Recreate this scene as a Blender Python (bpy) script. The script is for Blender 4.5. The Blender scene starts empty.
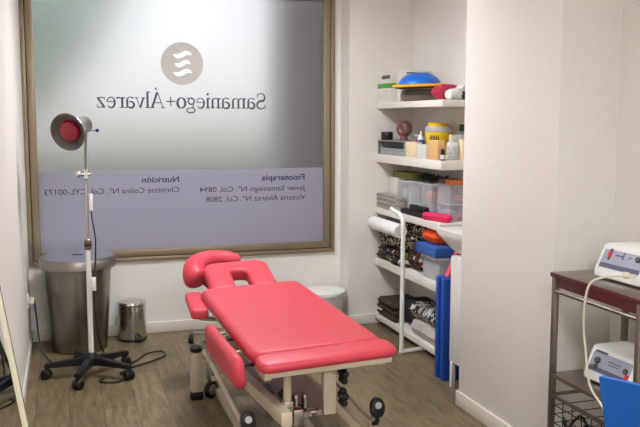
import bpy, bmesh, math, random
from mathutils import Vector, Matrix
R = math.radians
random.seed(7)
SC = bpy.context.scene
COL = SC.collection
W = {}                                   # world matrix of every object

# ------------------------------------------------------------------ materials
def lin(c):
    return tuple(((v/255)/12.92 if v/255 <= .04045 else ((v/255+.055)/1.055)**2.4) for v in c) + (1,)

def mat(name, rgb, rough=.5, metal=0, var=0, vscale=20, bump=0, bscale=60, spec=.5, coat=0, trans=0, ior=1.45, alpha=1, sheen=0, stretch=None):
    m = bpy.data.materials.new(name); m.use_nodes = True
    nt = m.node_tree; b = nt.nodes['Principled BSDF']
    b.inputs['Base Color'].default_value = lin(rgb)
    b.inputs['Roughness'].default_value = rough; b.inputs['Metallic'].default_value = metal
    b.inputs['Specular IOR Level'].default_value = spec; b.inputs['Coat Weight'].default_value = coat
    b.inputs['Transmission Weight'].default_value = trans; b.inputs['IOR'].default_value = ior
    b.inputs['Alpha'].default_value = alpha; b.inputs['Sheen Weight'].default_value = sheen
    tc = nt.nodes.new('ShaderNodeTexCoord')
    src = tc.outputs['Object']
    if stretch:
        mp = nt.nodes.new('ShaderNodeMapping'); mp.inputs['Scale'].default_value = stretch
        nt.links.new(src, mp.inputs['Vector']); src = mp.outputs['Vector']
    n = nt.nodes.new('ShaderNodeTexNoise'); n.inputs['Scale'].default_value = vscale; n.inputs['Detail'].default_value = 4
    nt.links.new(src, n.inputs['Vector'])
    mx = nt.nodes.new('ShaderNodeMix'); mx.data_type = 'RGBA'
    c = lin(rgb); k = var if var else .03
    mx.inputs[6].default_value = tuple(v*(1-k) for v in c[:3])+(1,)
    mx.inputs[7].default_value = tuple(min(1, v*(1+k)) for v in c[:3])+(1,)
    nt.links.new(n.outputs['Fac'], mx.inputs[0]); nt.links.new(mx.outputs[2], b.inputs['Base Color'])
    if bump:
        n2 = nt.nodes.new('ShaderNodeTexNoise'); n2.inputs['Scale'].default_value = bscale
        nt.links.new(src, n2.inputs['Vector'])
        bp = nt.nodes.new('ShaderNodeBump'); bp.inputs['Strength'].default_value = bump; bp.inputs['Distance'].default_value = .01
        nt.links.new(n2.outputs['Fac'], bp.inputs['Height']); nt.links.new(bp.outputs['Normal'], b.inputs['Normal'])
    return m

def pattern(name, kind, cols, scale, rough=.9):
    m = bpy.data.materials.new(name); m.use_nodes = True
    nt = m.node_tree; b = nt.nodes['Principled BSDF']; b.inputs['Roughness'].default_value = rough
    tc = nt.nodes.new('ShaderNodeTexCoord')
    cr = nt.nodes.new('ShaderNodeValToRGB'); cr.color_ramp.interpolation = 'CONSTANT'
    while len(cr.color_ramp.elements) < len(cols): cr.color_ramp.elements.new(.5)
    if kind == 'voronoi':
        t = nt.nodes.new('ShaderNodeTexVoronoi'); t.inputs['Scale'].default_value = scale
        sp = nt.nodes.new('ShaderNodeSeparateColor')
        nt.links.new(t.outputs['Color'], sp.inputs[0]); out = sp.outputs[0]
        nt.links.new(tc.outputs['Object'], t.inputs['Vector'])
    elif kind == 'zebra':
        t = nt.nodes.new('ShaderNodeTexNoise'); t.inputs['Scale'].default_value = scale
        t.inputs['Detail'].default_value = 1; t.inputs['Distortion'].default_value = 1.6
        nt.links.new(tc.outputs['Object'], t.inputs['Vector']); out = t.outputs['Fac']
    for i, (p, c) in enumerate(cols):
        cr.color_ramp.elements[i].position = p; cr.color_ramp.elements[i].color = lin(c)
    nt.links.new(out, cr.inputs['Fac']); nt.links.new(cr.outputs['Color'], b.inputs['Base Color'])
    return m

def floor_mat():
    m = bpy.data.materials.new('grey brown wood planks'); m.use_nodes = True
    nt = m.node_tree; b = nt.nodes['Principled BSDF']; L = nt.links.new
    tc = nt.nodes.new('ShaderNodeTexCoord')
    mp = nt.nodes.new('ShaderNodeMapping'); mp.inputs['Rotation'].default_value = (0, 0, R(90))
    L(tc.outputs['Object'], mp.inputs['Vector'])
    br = nt.nodes.new('ShaderNodeTexBrick')
    br.inputs['Color1'].default_value = lin((128, 112, 84)); br.inputs['Color2'].default_value = lin((112, 97, 71))
    br.inputs['Mortar'].default_value = lin((80, 69, 51)); br.inputs['Scale'].default_value = 1
    br.inputs['Mortar Size'].default_value = .002; br.inputs['Brick Width'].default_value = 1.22; br.inputs['Row Height'].default_value = .18
    L(mp.outputs['Vector'], br.inputs['Vector'])
    m2 = nt.nodes.new('ShaderNodeMapping'); m2.inputs['Scale'].default_value = (22, 3.4, 1)
    L(tc.outputs['Object'], m2.inputs['Vector'])
    n = nt.nodes.new('ShaderNodeTexNoise'); n.inputs['Scale'].default_value = 1.6; n.inputs['Detail'].default_value = 6; n.inputs['Distortion'].default_value = .5
    L(m2.outputs['Vector'], n.inputs['Vector'])
    cr = nt.nodes.new('ShaderNodeValToRGB')
    cr.color_ramp.elements[0].position = .3; cr.color_ramp.elements[0].color = (.60, .59, .56, 1)
    cr.color_ramp.elements[1].position = .72; cr.color_ramp.elements[1].color = (1.28, 1.28, 1.27, 1)
    L(n.outputs['Fac'], cr.inputs['Fac'])
    mx = nt.nodes.new('ShaderNodeMix'); mx.data_type = 'RGBA'; mx.blend_type = 'MULTIPLY'; mx.inputs[0].default_value = 1
    L(br.outputs['Color'], mx.inputs[6]); L(cr.outputs['Color'], mx.inputs[7]); L(mx.outputs[2], b.inputs['Base Color'])
    b.inputs['Roughness'].default_value = .42; b.inputs['Specular IOR Level'].default_value = .4
    return m

def emit(name, rgb, s):
    m = bpy.data.materials.new(name); m.use_nodes = True; nt = m.node_tree
    nt.nodes.remove(nt.nodes['Principled BSDF'])
    e = nt.nodes.new('ShaderNodeEmission'); e.inputs[0].default_value = lin(rgb); e.inputs[1].default_value = s
    nt.links.new(e.outputs[0], nt.nodes['Material Output'].inputs[0]); return m

def frost(name, rough):
    m = bpy.data.materials.new(name); m.use_nodes = True; nt = m.node_tree
    nt.nodes.remove(nt.nodes['Principled BSDF'])
    g = nt.nodes.new('ShaderNodeBsdfGlass'); g.inputs['Color'].default_value = (.985, .985, .99, 1)
    g.inputs['Roughness'].default_value = rough; g.inputs['IOR'].default_value = 1.45
    nt.links.new(g.outputs[0], nt.nodes['Material Output'].inputs[0]); return m

def film(name, rgb, t):
    m = bpy.data.materials.new(name); m.use_nodes = True; nt = m.node_tree
    nt.nodes.remove(nt.nodes['Principled BSDF'])
    d = nt.nodes.new('ShaderNodeBsdfDiffuse'); d.inputs[0].default_value = lin(rgb)
    tr = nt.nodes.new('ShaderNodeBsdfTranslucent'); tr.inputs[0].default_value = lin(rgb)
    mx = nt.nodes.new('ShaderNodeMixShader'); mx.inputs[0].default_value = t
    nt.links.new(d.outputs[0], mx.inputs[1]); nt.links.new(tr.outputs[0], mx.inputs[2])
    nt.links.new(mx.outputs[0], nt.nodes['Material Output'].inputs[0]); return m

M = dict(
    wall=mat('painted wall', (235, 230, 222), .75, bump=.04, bscale=180, spec=.25),
    ceil=mat('ceiling paint', (235, 232, 228), .9),
    floor=floor_mat(),
    base=mat('white baseboard', (226, 219, 206), .45),
    shelf=mat('white shelf board', (232, 226, 216), .5),
    alu=mat('bronze aluminium', (150, 134, 110), .36, .45, var=.06, stretch=(30, 30, 1)),
    alud=mat('dark bronze gasket', (64, 54, 44), .5, .3),
    glass=frost('frosted glass', .37),
    film=film('lavender frosted film', (216, 214, 226), .66),
    ink=mat('dark violet vinyl', (70, 66, 92), .6),
    logo=mat('greige vinyl', (182, 175, 168), .6),
    logow=mat('pale vinyl', (252, 252, 252), .6),
    pink=mat('pink leatherette', (206, 66, 80), .42, var=.04, bump=.05, bscale=260, spec=.4),
    cream=mat('cream enamel metal', (204, 190, 166), .38, .15),
    steel=mat('brushed steel', (196, 192, 188), .26, 1, var=.08, vscale=6, stretch=(1, 1, 40)),
    rimsteel=mat('rim steel', (168, 161, 153), .3, 1, var=.06, vscale=6),
    steelv=mat('brushed steel vertical grain', (146, 139, 131), .27, 1, var=.15, vscale=10, stretch=(14, 14, .4)),
    lidm=mat('satin steel lid', (200, 204, 210), .30, .9),
    chrome=mat('chrome', (214, 213, 212), .12, 1),
    cartm=mat('dull steel', (138, 127, 118), .32, .9),
    black=mat('black plastic', (22, 21, 22), .45),
    blackm=mat('matte black', (30, 29, 30), .75),
    white=mat('white plastic', (236, 234, 232), .35),
    whitep=mat('white enamel', (238, 236, 230), .3, coat=.3),
    offw=mat('off white card', (226, 220, 212), .7),
    creamc=mat('cream card', (238, 218, 178), .7),
    kraft=mat('kraft card', (226, 180, 122), .75, var=.05),
    bulb=mat('red lamp glass', (136, 3, 26), .2, coat=.15),
    shade=mat('grey lamp rim', (92, 86, 82), .55, .2),
    greydark=mat('dark grey', (86, 78, 72), .6),
    taupe=mat('taupe vinyl', (118, 106, 94), .32),
    grey=mat('mid grey', (142, 136, 130), .6),
    greybox=mat('grey card', (170, 162, 152), .7),
    mauve=mat('mauve grey panel', (148, 126, 121), .4, .1),
    green=mat('green card', (72, 160, 54), .6),
    dgreen=mat('dark green card', (30, 74, 50), .6),
    blueb=mat('blue rubber', (20, 106, 206), .4),
    yellow=mat('yellow plastic', (246, 200, 12), .4),
    yellowb=mat('amber plastic', (248, 178, 10), .4),
    blue=mat('blue vinyl', (16, 72, 162), .42, bump=.05, bscale=40),
    bluelid=mat('blue cover', (44, 92, 172), .5),
    bluech=mat('blue chair plastic', (22, 96, 178), .38),
    bluecap=mat('blue cap', (40, 110, 190), .4),
    red=mat('red plastic', (200, 30, 40), .4),
    orange=mat('orange nylon', (246, 84, 8), .55),
    orangec=mat('orange card', (226, 120, 50), .6),
    pinkc=mat('pink case fabric', (226, 34, 92), .6),
    pinkcl=mat('coral cloth', (236, 90, 110), .8),
    olive=mat('olive card', (126, 116, 34), .6),
    dred=mat('dark red card', (92, 30, 38), .5),
    maroon=mat('maroon laminate', (88, 34, 38), .35),
    brownt=mat('dark brown towel', (66, 48, 33), .95, bump=.5, bscale=160),
    browns=mat('polished brown wood', (122, 78, 66), .4, var=.12),
    navy=mat('navy fabric', (40, 52, 92), .8),
    bagred=mat('raspberry fabric', (178, 40, 72), .7),
    bagwhite=mat('white print fabric', (226, 222, 216), .8),
    sheet=mat('pale grey sheet', (196, 186, 180), .85),
    paper=mat('white paper', (244, 242, 240), .8),
    clear=mat('cloudy clear plastic', (226, 226, 230), .25, alpha=.28, spec=.5),
    clear2=mat('clear jar plastic', (236, 238, 242), .2, alpha=.5),
    tinted=mat('bluish contents', (150, 160, 190), .6),
    salmon=mat('salmon contents', (226, 130, 120), .6),
    mirror=mat('mirror glass', (236, 238, 236), .01, 1),
    glassedge=mat('grey glass edge', (70, 84, 82), .3),
    wood=mat('pale wood', (228, 216, 190), .5, var=.06, stretch=(20, 20, 2)),
    panelg=mat('grey blue console panel', (156, 160, 176), .45),
    paneld=mat('dark violet console strip', (84, 80, 104), .4),
    tube=mat('translucent tube', (222, 214, 190), .35),
    sock=mat('ivory plastic', (232, 224, 206), .4),
    fab1=pattern('multicolour print', 'voronoi', [(0, (20, 18, 20)), (.34, (226, 216, 198)), (.66, (130, 96, 66)), (.72, (26, 24, 24)), (.92, (150, 36, 44)), (.97, (150, 150, 60))], 62),
    fab2=pattern('dark folk print', 'voronoi', [(0, (24, 20, 20)), (.62, (120, 30, 46)), (.72, (60, 76, 46)), (.82, (206, 194, 176)), (.95, (160, 190, 30))], 36),
    zebra=pattern('zebra print', 'zebra', [(0, (24, 22, 22)), (.49, (222, 216, 210)), (.56, (24, 22, 22)), (.62, (222, 216, 210))], 20),
    lamp=emit('ceiling panel light', (246, 249, 255), 46), lamp3=emit('middle panel light', (246, 249, 255), 26), lamp2=emit('added fill panel light', (246, 249, 255), 100),  # lamp2 is for the added panel behind the camera
    plaster=mat('beige plaster', (226, 210, 190), .9),  # even beige base colour of the street wall
    hedge=mat('street hedge', (96, 108, 92), .9, var=.2, vscale=3),
    asphalt=mat('street paving', (150, 146, 140), .9),
    outpil=mat('dark stone pillar', (168, 164, 170), .8),
    tree=mat('tree leaves', (186, 208, 196), .8, var=.12),
    trunk=mat('tree bark', (90, 76, 62), .9),
)

# ------------------------------------------------------------------ mesh helpers
def bm_new(): return bmesh.new()

def bx(bm, x0, x1, y0, y1, z0, z1, bev=0, seg=2, mtx=None):
    r = bmesh.ops.create_cube(bm, size=1)
    vs = r['verts']
    for v in vs:
        v.co = Vector(((x0+x1)/2+v.co.x*(x1-x0), (y0+y1)/2+v.co.y*(y1-y0), (z0+z1)/2+v.co.z*(z1-z0)))
    if bev:
        es = list({e for v in vs for e in v.link_edges})
        rr = bmesh.ops.bevel(bm, geom=es, offset=bev, segments=seg, affect='EDGES', profile=.5)
        vs = list({v for f in rr['faces'] for v in f.verts} | {v for v in vs if v.is_valid})
    if mtx is not None:
        bmesh.ops.transform(bm, matrix=mtx, verts=[v for v in vs if v.is_valid])
    return bm

def box(x0, x1, y0, y1, z0, z1, bev=.003, seg=2, mtx=None): return bx(bm_new(), x0, x1, y0, y1, z0, z1, bev, seg, mtx)

def lathe(bm, prof, c=(0, 0, 0), n=32, axis=(0, 0, 1), closed=True):
    """prof: (r, h) pairs revolved about axis through c"""
    a = Vector(axis).normalized()
    u = a.orthogonal().normalized(); w = a.cross(u)
    c = Vector(c); rings = []
    for r, h in prof:
        if r < 1e-5: rings.append([bm.verts.new(c+a*h)])
        else: rings.append([bm.verts.new(c+a*h+(u*math.cos(t)+w*math.sin(t))*r) for t in [2*math.pi*i/n for i in range(n)]])
    for p, q in zip(rings, rings[1:]):
        for i in range(n):
            j = (i+1) % n
            vs = [p[i % len(p)], p[j % len(p)], q[j % len(q)], q[i % len(q)]]
            f = list(dict.fromkeys(vs))
            if len(f) > 2:
                try: bm.faces.new(f)
                except ValueError: pass
    if closed:
        for ring, flip in ((rings[0], True), (rings[-1], False)):
            if len(ring) > 2: bm.faces.new(ring[::-1] if flip else ring)
    return bm

def cyl(bm, p, q, r, n=16, r2=None):
    p, q = Vector(p), Vector(q); L = (q-p).length
    return lathe(bm, [(r, 0), (r if r2 is None else r2, L)], p, n, q-p)

def smooth_path(pts, k=6):
    pts = [Vector(p) for p in pts]
    if len(pts) < 3: return pts
    out = []
    P_ = [pts[0]*2-pts[1]]+pts+[pts[-1]*2-pts[-2]]
    for i in range(1, len(P_)-2):
        a, b, c, d = P_[i-1:i+3]
        for s in range(k):
            t = s/k
            out.append(.5*((2*b)+(c-a)*t+(2*a-5*b+4*c-d)*t*t+(3*b-a-3*c+d)*t**3))
    out.append(pts[-1]); return out

def tube(bm, pts, r, n=10, radii=None, flat=None):
    pts = [Vector(p) for p in pts]; rings = []
    prev = None
    for i, p in enumerate(pts):
        t = (pts[min(i+1, len(pts)-1)]-pts[max(i-1, 0)]).normalized()
        if prev is None: u = t.orthogonal().normalized()
        else: u = (prev-t*prev.dot(t)).normalized()
        prev = u; w = t.cross(u); rr = radii[i] if radii else r
        rings.append([bm.verts.new(p+(u*math.cos(a)+w*math.sin(a))*rr) for a in [2*math.pi*j/n for j in range(n)]])
    for p, q in zip(rings, rings[1:]):
        for j in range(n): bm.faces.new([p[j], p[(j+1) % n], q[(j+1) % n], q[j]])
    bm.faces.new(rings[0][::-1]); bm.faces.new(rings[-1])
    return bm

def bend(pts, rad, k=6):
    """polyline with rounded corners"""
    pts = [Vector(p) for p in pts]; out = [pts[0]]
    for a, b, c in zip(pts, pts[1:], pts[2:]):
        d1 = (a-b); d2 = (c-b); r = min(rad, d1.length*.49, d2.length*.49)
        p = b+d1.normalized()*r; q = b+d2.normalized()*r
        for i in range(k+1):
            t = i/k; out.append((1-t)**2*p+2*t*(1-t)*b+t*t*q)
    out.append(pts[-1]); return out

def rrect(w, l, r, n=7):
    o = []
    for cx, cy, a0 in ((w/2-r, l/2-r, 0), (-w/2+r, l/2-r, 90), (-w/2+r, -l/2+r, 180), (w/2-r, -l/2+r, 270)):
        for i in range(n+1):
            a = R(a0+90*i/n); o.append((cx+r*math.cos(a), cy+r*math.sin(a)))
    return o

def pad(w, l, h, r=.05, e=.025, dome=.008, mtx=None, seg=5, bm=None):
    """upholstered cushion, base at z 0, centred in x and y"""
    bm = bm or bm_new(); loops = []
    spec = [(e*(1-math.sin(R(90*i/seg))), e*(1-math.cos(R(90*i/seg)))) for i in range(seg+1)]
    spec = [(e*(1-math.cos(R(90-90*i/seg))), e-e*math.sin(R(90-90*i/seg))) for i in range(seg+1)]
    prof = [(d, z) for d, z in spec]+[(d, h-z) for d, z in reversed(spec)]
    prof += [(e+.4*min(w, l)*.25, h+dome*.6), (e+.4*min(w, l)*.6, h+dome)]
    first = None
    for d, z in prof:
        ring = [bm.verts.new((x, y, z)) for x, y in rrect(w-2*d, l-2*d, max(r-d, .004))]
        if loops:
            for i in range(len(ring)):
                j = (i+1) % len(ring); bm.faces.new([loops[-1][i], loops[-1][j], ring[j], ring[i]])
        loops.append(ring)
    bm.faces.new(loops[0][::-1]); bm.faces.new(loops[-1])
    if mtx is not None: bmesh.ops.transform(bm, matrix=mtx, verts=[v for lp in loops for v in lp])
    return bm

def prism(bm, outline, z0, z1, bev=0, seg=3, mtx=None):
    a = [bm.verts.new((x, y, z0)) for x, y in outline]; b = [bm.verts.new((x, y, z1)) for x, y in outline]
    n = len(a); fs = [bm.faces.new(a[::-1]), bm.faces.new(b)]
    for i in range(n): bm.faces.new([a[i], a[(i+1) % n], b[(i+1) % n], b[i]])
    vs = a+b
    if bev:
        es = [e for f in fs for e in f.edges]
        rr = bmesh.ops.bevel(bm, geom=es, offset=bev, segments=seg, affect='EDGES', profile=.5, clamp_overlap=True)
        vs = list({v for f in rr['faces'] for v in f.verts} | {v for v in vs if v.is_valid})
    if mtx is not None: bmesh.ops.transform(bm, matrix=mtx, verts=[v for v in vs if v.is_valid])
    return bm

def opad(outline, h, e, mtx, seg=5):
    """cushion of any outline (counter-clockwise) with rounded edges"""
    bm = bm_new(); n = len(outline); nr = []
    for i in range(n):
        a, b, c = Vector(outline[i-1]), Vector(outline[i]), Vector(outline[(i+1) % n])
        d1, d2 = (b-a).normalized(), (c-b).normalized(); m_ = Vector((d1.y+d2.y, -d1.x-d2.x)).normalized()
        nr.append(m_/max(.5, m_.dot(Vector((d1.y, -d1.x)))))
    prof = [(e-e*math.sin(R(90*i/seg)), e-e*math.cos(R(90*i/seg))) for i in range(seg+1)]
    prof += [(d, h-z) for d, z in reversed(prof)]
    loops = []
    for d, z in prof:
        ring = [bm.verts.new((p[0]-q.x*d, p[1]-q.y*d, z)) for p, q in zip(outline, nr)]
        if loops:
            for i in range(n): bm.faces.new([loops[-1][i], loops[-1][(i+1) % n], ring[(i+1) % n], ring[i]])
        loops.append(ring)
    bm.faces.new(loops[0][::-1]); bm.faces.new(loops[-1])
    bm.transform(mtx); return bm

def TR(x, y, z, rx=0, ry=0, rz=0):
    return Matrix.Translation((x, y, z)) @ Matrix.Rotation(R(rz), 4, 'Z') @ Matrix.Rotation(R(ry), 4, 'Y') @ Matrix.Rotation(R(rx), 4, 'X')

def obj(name, bm, m, parent=None, loc=None, local=False, sharp=35):
    """link a bmesh as ONE mesh object; coordinates are world ones unless local"""
    bmesh.ops.recalc_face_normals(bm, faces=bm.faces)
    if loc is None and parent is None:
        xs = [v.co for v in bm.verts]
        loc = ((min(v.x for v in xs)+max(v.x for v in xs))/2, (min(v.y for v in xs)+max(v.y for v in xs))/2, min(v.z for v in xs))
    if parent is not None:
        if not local: bm.transform(W[parent.name].inverted())
        wm = W[parent.name].copy()
    else:
        wm = Matrix.Translation(loc)
        if not local: bm.transform(wm.inverted())
    for f in bm.faces: f.smooth = True
    for e in bm.edges:
        if len(e.link_faces) == 2 and e.calc_face_angle(0) > R(sharp): e.smooth = False
    me = bpy.data.meshes.new(name); bm.to_mesh(me); bm.free()
    me.materials.append(M[m] if isinstance(m, str) else m)
    o = bpy.data.objects.new(name, me); COL.objects.link(o)
    if parent is not None: o.parent = parent
    else: o.location = loc
    W[o.name] = wm
    return o

def tag(o, label, cat, group=None):
    o['label'] = label; o['category'] = cat
    if group: o['group'] = group
    return o

def thing(name, label, cat, loc, rz=0, group=None):
    o = bpy.data.objects.new(name, None); COL.objects.link(o); o.empty_display_size = .05
    o.location = loc; o.rotation_euler = (0, 0, R(rz)); W[o.name] = TR(*loc, 0, 0, rz)
    return tag(o, label, cat, group)

def struct(name, bm, m, parent=None):
    o = obj(name, bm, m, parent); o['kind'] = 'structure'; return o

def solo(name, bm, m, label, cat, group=None): return tag(obj(name, bm, m), label, cat, group)

def dup(root, loc, rz, label=None):
    """a copy of a thing with copies of its parts"""
    r = root.copy(); COL.objects.link(r); r.location = loc; r.rotation_euler = (0, 0, R(rz)); W[r.name] = TR(*loc, 0, 0, rz)
    if label: r['label'] = label
    for ch in list(root.children):
        c = ch.copy(); COL.objects.link(c); c.parent = r
        for g in list(ch.children):
            d = g.copy(); COL.objects.link(d); d.parent = c
    return r

def displace(bm, amp, freq, seed=0):
    from mathutils import noise
    for v in bm.verts:
        p = v.co*freq+Vector((seed*3.1, seed*1.7, seed*.9))
        v.co += noise.noise_vector(p)*amp
    return bm

def slab(x0, x1, y0, y1, z0, z1, amp=.006, freq=9, seed=0, e=None, cuts=True):
    """a soft folded layer"""
    h = z1-z0
    bm = bm_new(); nx, ny = 12, 16; e = e or h*.5
    def prof(t): return math.sqrt(max(0, 1-(1-min(t/e, 1))**2))
    top = []; bot = []
    for j in range(ny+1):
        tr = []; br = []
        for i in range(nx+1):
            x = x0+(x1-x0)*i/nx; y = y0+(y1-y0)*j/ny
            d = min(x-x0, x1-x, y-y0, y1-y)
            k = prof(d)
            tr.append(bm.verts.new((x, y, z0+h/2+h/2*k))); br.append(bm.verts.new((x, y, z0+h/2-h/2*k)))
        top.append(tr); bot.append(br)
    for j in range(ny):
        for i in range(nx):
            bm.faces.new([top[j][i], top[j][i+1], top[j+1][i+1], top[j+1][i]])
            bm.faces.new([bot[j][i], bot[j+1][i], bot[j+1][i+1], bot[j][i+1]])
    bmesh.ops.remove_doubles(bm, verts=bm.verts, dist=1e-4)
    zmin = z0
    displace(bm, amp, freq, seed)
    for v in bm.verts: v.co.z = max(v.co.z, zmin)
    return bm

def join(*bms):
    out = bms[0]
    for b in bms[1:]:
        me = bpy.data.meshes.new('tmp'); b.to_mesh(me); out.from_mesh(me); bpy.data.meshes.remove(me); b.free()
    return out

# ------------------------------------------------------------------ the setting
YW = 6.128                                # window wall
XL, XB, XA, XR = -.262, 2.09, 2.63, 2.40   # left wall, block face, alcove wall, right wall
FX0, FX1, FZ0, FZ1 = -.262, 2.046, .556, 2.60   # window frame
struct('floor', box(-2.1, 2.8, -2.1, 6.3, -.1, 0, 0), 'floor')
struct('ceiling', box(-2.1, 2.8, -2.1, 6.3, 2.75, 2.85, 0), 'ceil')
b = box(-.262-.15, 3, YW, YW+.2, 0, FZ0, 0); bx(b, -.412, 3, YW, YW+.2, FZ1, 2.75)
bx(b, -.412, FX0, YW, YW+.2, FZ0, FZ1); bx(b, FX1, 3, YW, YW+.2, FZ0, FZ1)
struct('wall_window', b, 'wall')
struct('wall_left', box(XL-.15, XL, 2.2, YW, 0, 2.75, 0), 'wall')
struct('wall_left_return', box(-2.1, XL-.15, 2.2, 2.3, 0, 2.75, 0), 'wall')
struct('wall_far_left', box(-2.1, -2.0, -2.1, 2.2, 0, 2.75, 0), 'wall')
struct('wall_rear', box(-2.1, 2.8, -2.1, -2.0, 0, 2.75, 0), 'wall')
struct('wall_pilaster', box(2.10, 2.80, 5.925, YW, 0, 2.75, 0), 'wall')
struct('wall_alcove', box(XA, 2.80, 4.0, 5.925, 0, 2.75, 0), 'wall')
struct('wall_block', box(XB, 2.80, 3.13, 4.02, 0, 2.75, .002), 'wall')
struct('wall_right', box(XR, 2.80, -2.1, 3.13, 0, 2.75, 0), 'wall')
b = box(XL, 2.10, YW-.016, YW, 0, .082, .002)
struct('baseboard_window', b, 'base')
struct('baseboard_left', box(XL, XL+.012, 2.2, YW-.016, 0, .08, .002), 'base')
struct('baseboard_pilaster', box(2.10, XA, 5.913, 5.925, 0, .075, .002), 'base')
struct('baseboard_block', box(XB-.012, XB, 3.118, 4.032, 0, .085, .002), 'base')
struct('baseboard_block_end', box(XB, XR, 3.118, 3.13, 0, .085, .002), 'base')
struct('baseboard_alcove', box(XA-.012, XA, 4.02, 5.913, 0, .075, .002), 'base')

# the window: frame, frosted pane, film band and the lettering seen from behind
win = bpy.data.objects.new('window_1', None); COL.objects.link(win); win.location = (.89, YW, .556); win['kind'] = 'structure'
W[win.name] = Matrix.Translation((.89, YW, .556))
t1 = .068
def framebm(x0, x1, z0, z1, t, y0, y1, bev=.003):
    b = box(x0, x0+t, y0, y1, z0, z1, bev); bx(b, x1-t, x1, y0, y1, z0, z1, bev)
    bx(b, x0+t, x1-t, y0, y1, z0, z0+t, bev); bx(b, x0+t, x1-t, y0, y1, z1-t, z1, bev); return b
obj('window_frame', framebm(FX0, FX1, FZ0, FZ1, .03, YW-.02, YW+.08), 'alu', win)
obj('gasket', framebm(FX0+.03, FX1-.03, FZ0+.03, FZ1-.03, .008, YW-.006, YW+.07, 0), 'alud', win)
obj('window_sash', framebm(FX0+.036, FX1-.036, FZ0+.036, FZ1-.036, .05, YW-.012, YW+.06), 'alu', win)
GX0, GX1, GZ0, GZ1 = FX0+.08, FX1-.08, FZ0+.08, FZ1-.08
obj('glass_pane', box(GX0, GX1, YW+.02, YW+.028, GZ0, GZ1, 0), 'glass', win)
obj('frosted_film', box(GX0, GX1, YW+.0175, YW+.0182, GZ0, 1.228, 0), 'film', win)

def ribbon(bm, pts, x, z, s, y, mirror=True):
    """stroke with a width at every point, drawn on the pane and read from the street"""
    L = []; Rr = []
    for i, (px, pz, w) in enumerate(pts):
        a = pts[max(i-1, 0)]; c = pts[min(i+1, len(pts)-1)]
        dx, dz = c[0]-a[0], c[1]-a[1]; d = math.hypot(dx, dz) or 1
        nx, nz = -dz/d*w/2, dx/d*w/2
        L.append((px+nx, pz+nz)); Rr.append((px-nx, pz-nz))
    va = [bm.verts.new((x-s*p, y, z+s*q)) for p, q in L]; vb = [bm.verts.new((x-s*p, y, z+s*q)) for p, q in Rr]
    for i in range(len(va)-1): bm.faces.new([va[i], va[i+1], vb[i+1], vb[i]])

def arc(cx, cy, rx, ry, a0, a1, w0, w1, wm=None, n=14):
    o = []
    for i in range(n+1):
        t = i/n; a = R(a0+(a1-a0)*t); w = w0+(w1-w0)*t
        if wm is not None: w += (wm-(w0+w1)/2)*math.sin(math.pi*t)
        o.append((cx+rx*math.cos(a), cy+ry*math.sin(a), w))
    return o
TK, TN = .095, .04
def stem(x, z0, z1, s=.07, base=True, top=False):
    o = [[(x, z0, TK), (x, z1, TK)]]
    if base: o.append([(x-s-.03, z0+.015, TN), (x+s+.03, z0+.015, TN)])
    if top: o.append([(x-s-.06, z1-.03, TN), (x, z1-.01, TN*1.3)])
    return o
G = {}
G['S'] = ([arc(.25, .52, .18, .19, 20, 250, .03, .10, .06)+[(.27, .37, .11)]+arc(.25, .17, .20, .185, 80, -170, .10, .03, .07),
           [(.425, .5, .03), (.435, .72, .03)], [(.05, .2, .03), (.04, -.02, .03)]], .52)
G['a'] = ([arc(.2, .36, .15, .12, 150, 0, .08, .09, .04)+[(.35, .12, .09)]+arc(.42, .07, .07, .06, 180, 300, .08, .03),
           arc(.2, .14, .15, .145, 60, 330, .04, .05, .10)], .48)
G['m'] = (stem(.09, 0, .47, top=True)+[arc(.22, .34, .13, .12, 170, 0, .03, .09, .05)+[(.35, 0, .09)], arc(.48, .34, .13, .12, 170, 0, .03, .09, .05)+[(.61, 0, .09)],
          [(.25, .015, TN), (.45, .015, TN)], [(.51, .015, TN), (.71, .015, TN)]], .74)
G['n'] = (stem(.09, 0, .47, top=True)+[arc(.22, .34, .14, .12, 170, 0, .03, .09, .05)+[(.36, 0, .09)], [(.26, .015, TN), (.46, .015, TN)]], .49)
G['i'] = (stem(.1, 0, .47, top=True)+[[(.1, .60, .1), (.1, .70, .1)]], .22)
G['e'] = ([[(.06, .27, TN), (.39, .27, TN)], arc(.22, .235, .17, .235, 8, 180, .05, .09, .045)+arc(.22, .235, .17, .235, 185, 325, .09, .03, .075)], .45)
G['g'] = ([arc(.2, .32, .14, .145, 0, 360, .07, .07, .07, 24), arc(.22, -.1, .19, .115, 100, 460, .05, .05, .06, 24), [(.12, .19, .05), (.09, .09, .06), (.16, .02, .06)], [(.3, .43, .05), (.42, .47, .05)]], .44)
G['o'] = ([arc(.22, .235, .18, .235, 90, 270, .04, .04, .115), arc(.22, .235, .18, .235, -90, 90, .04, .04, .115)], .46)
G['+'] = ([[(.04, .3, .05), (.46, .3, .05)], [(.25, .09, .05), (.25, .51, .05)]], .52)
G['Á'] = ([[(.08, 0, .04), (.32, .70, .04)], [(.34, .72, .1), (.58, 0, .1)], [(.17, .24, .04), (.48, .24, .04)], [(.0, .015, TN), (.17, .015, TN)], [(.47, .015, TN), (.68, .015, TN)], [(.33, .80, .04), (.44, .92, .07)]], .68)
G['l'] = (stem(.1, 0, .74, top=True), .22)
G['v'] = ([[(.06, .46, .085), (.22, .0, .085)], [(.22, 0, .035), (.38, .46, .035)], [(-.01, .455, TN), (.16, .455, TN)], [(.29, .455, TN), (.45, .455, TN)]], .44)
G['r'] = (stem(.09, 0, .47, top=True)+[arc(.24, .33, .14, .125, 170, 45, .03, .09, .05)], .37)
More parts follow.
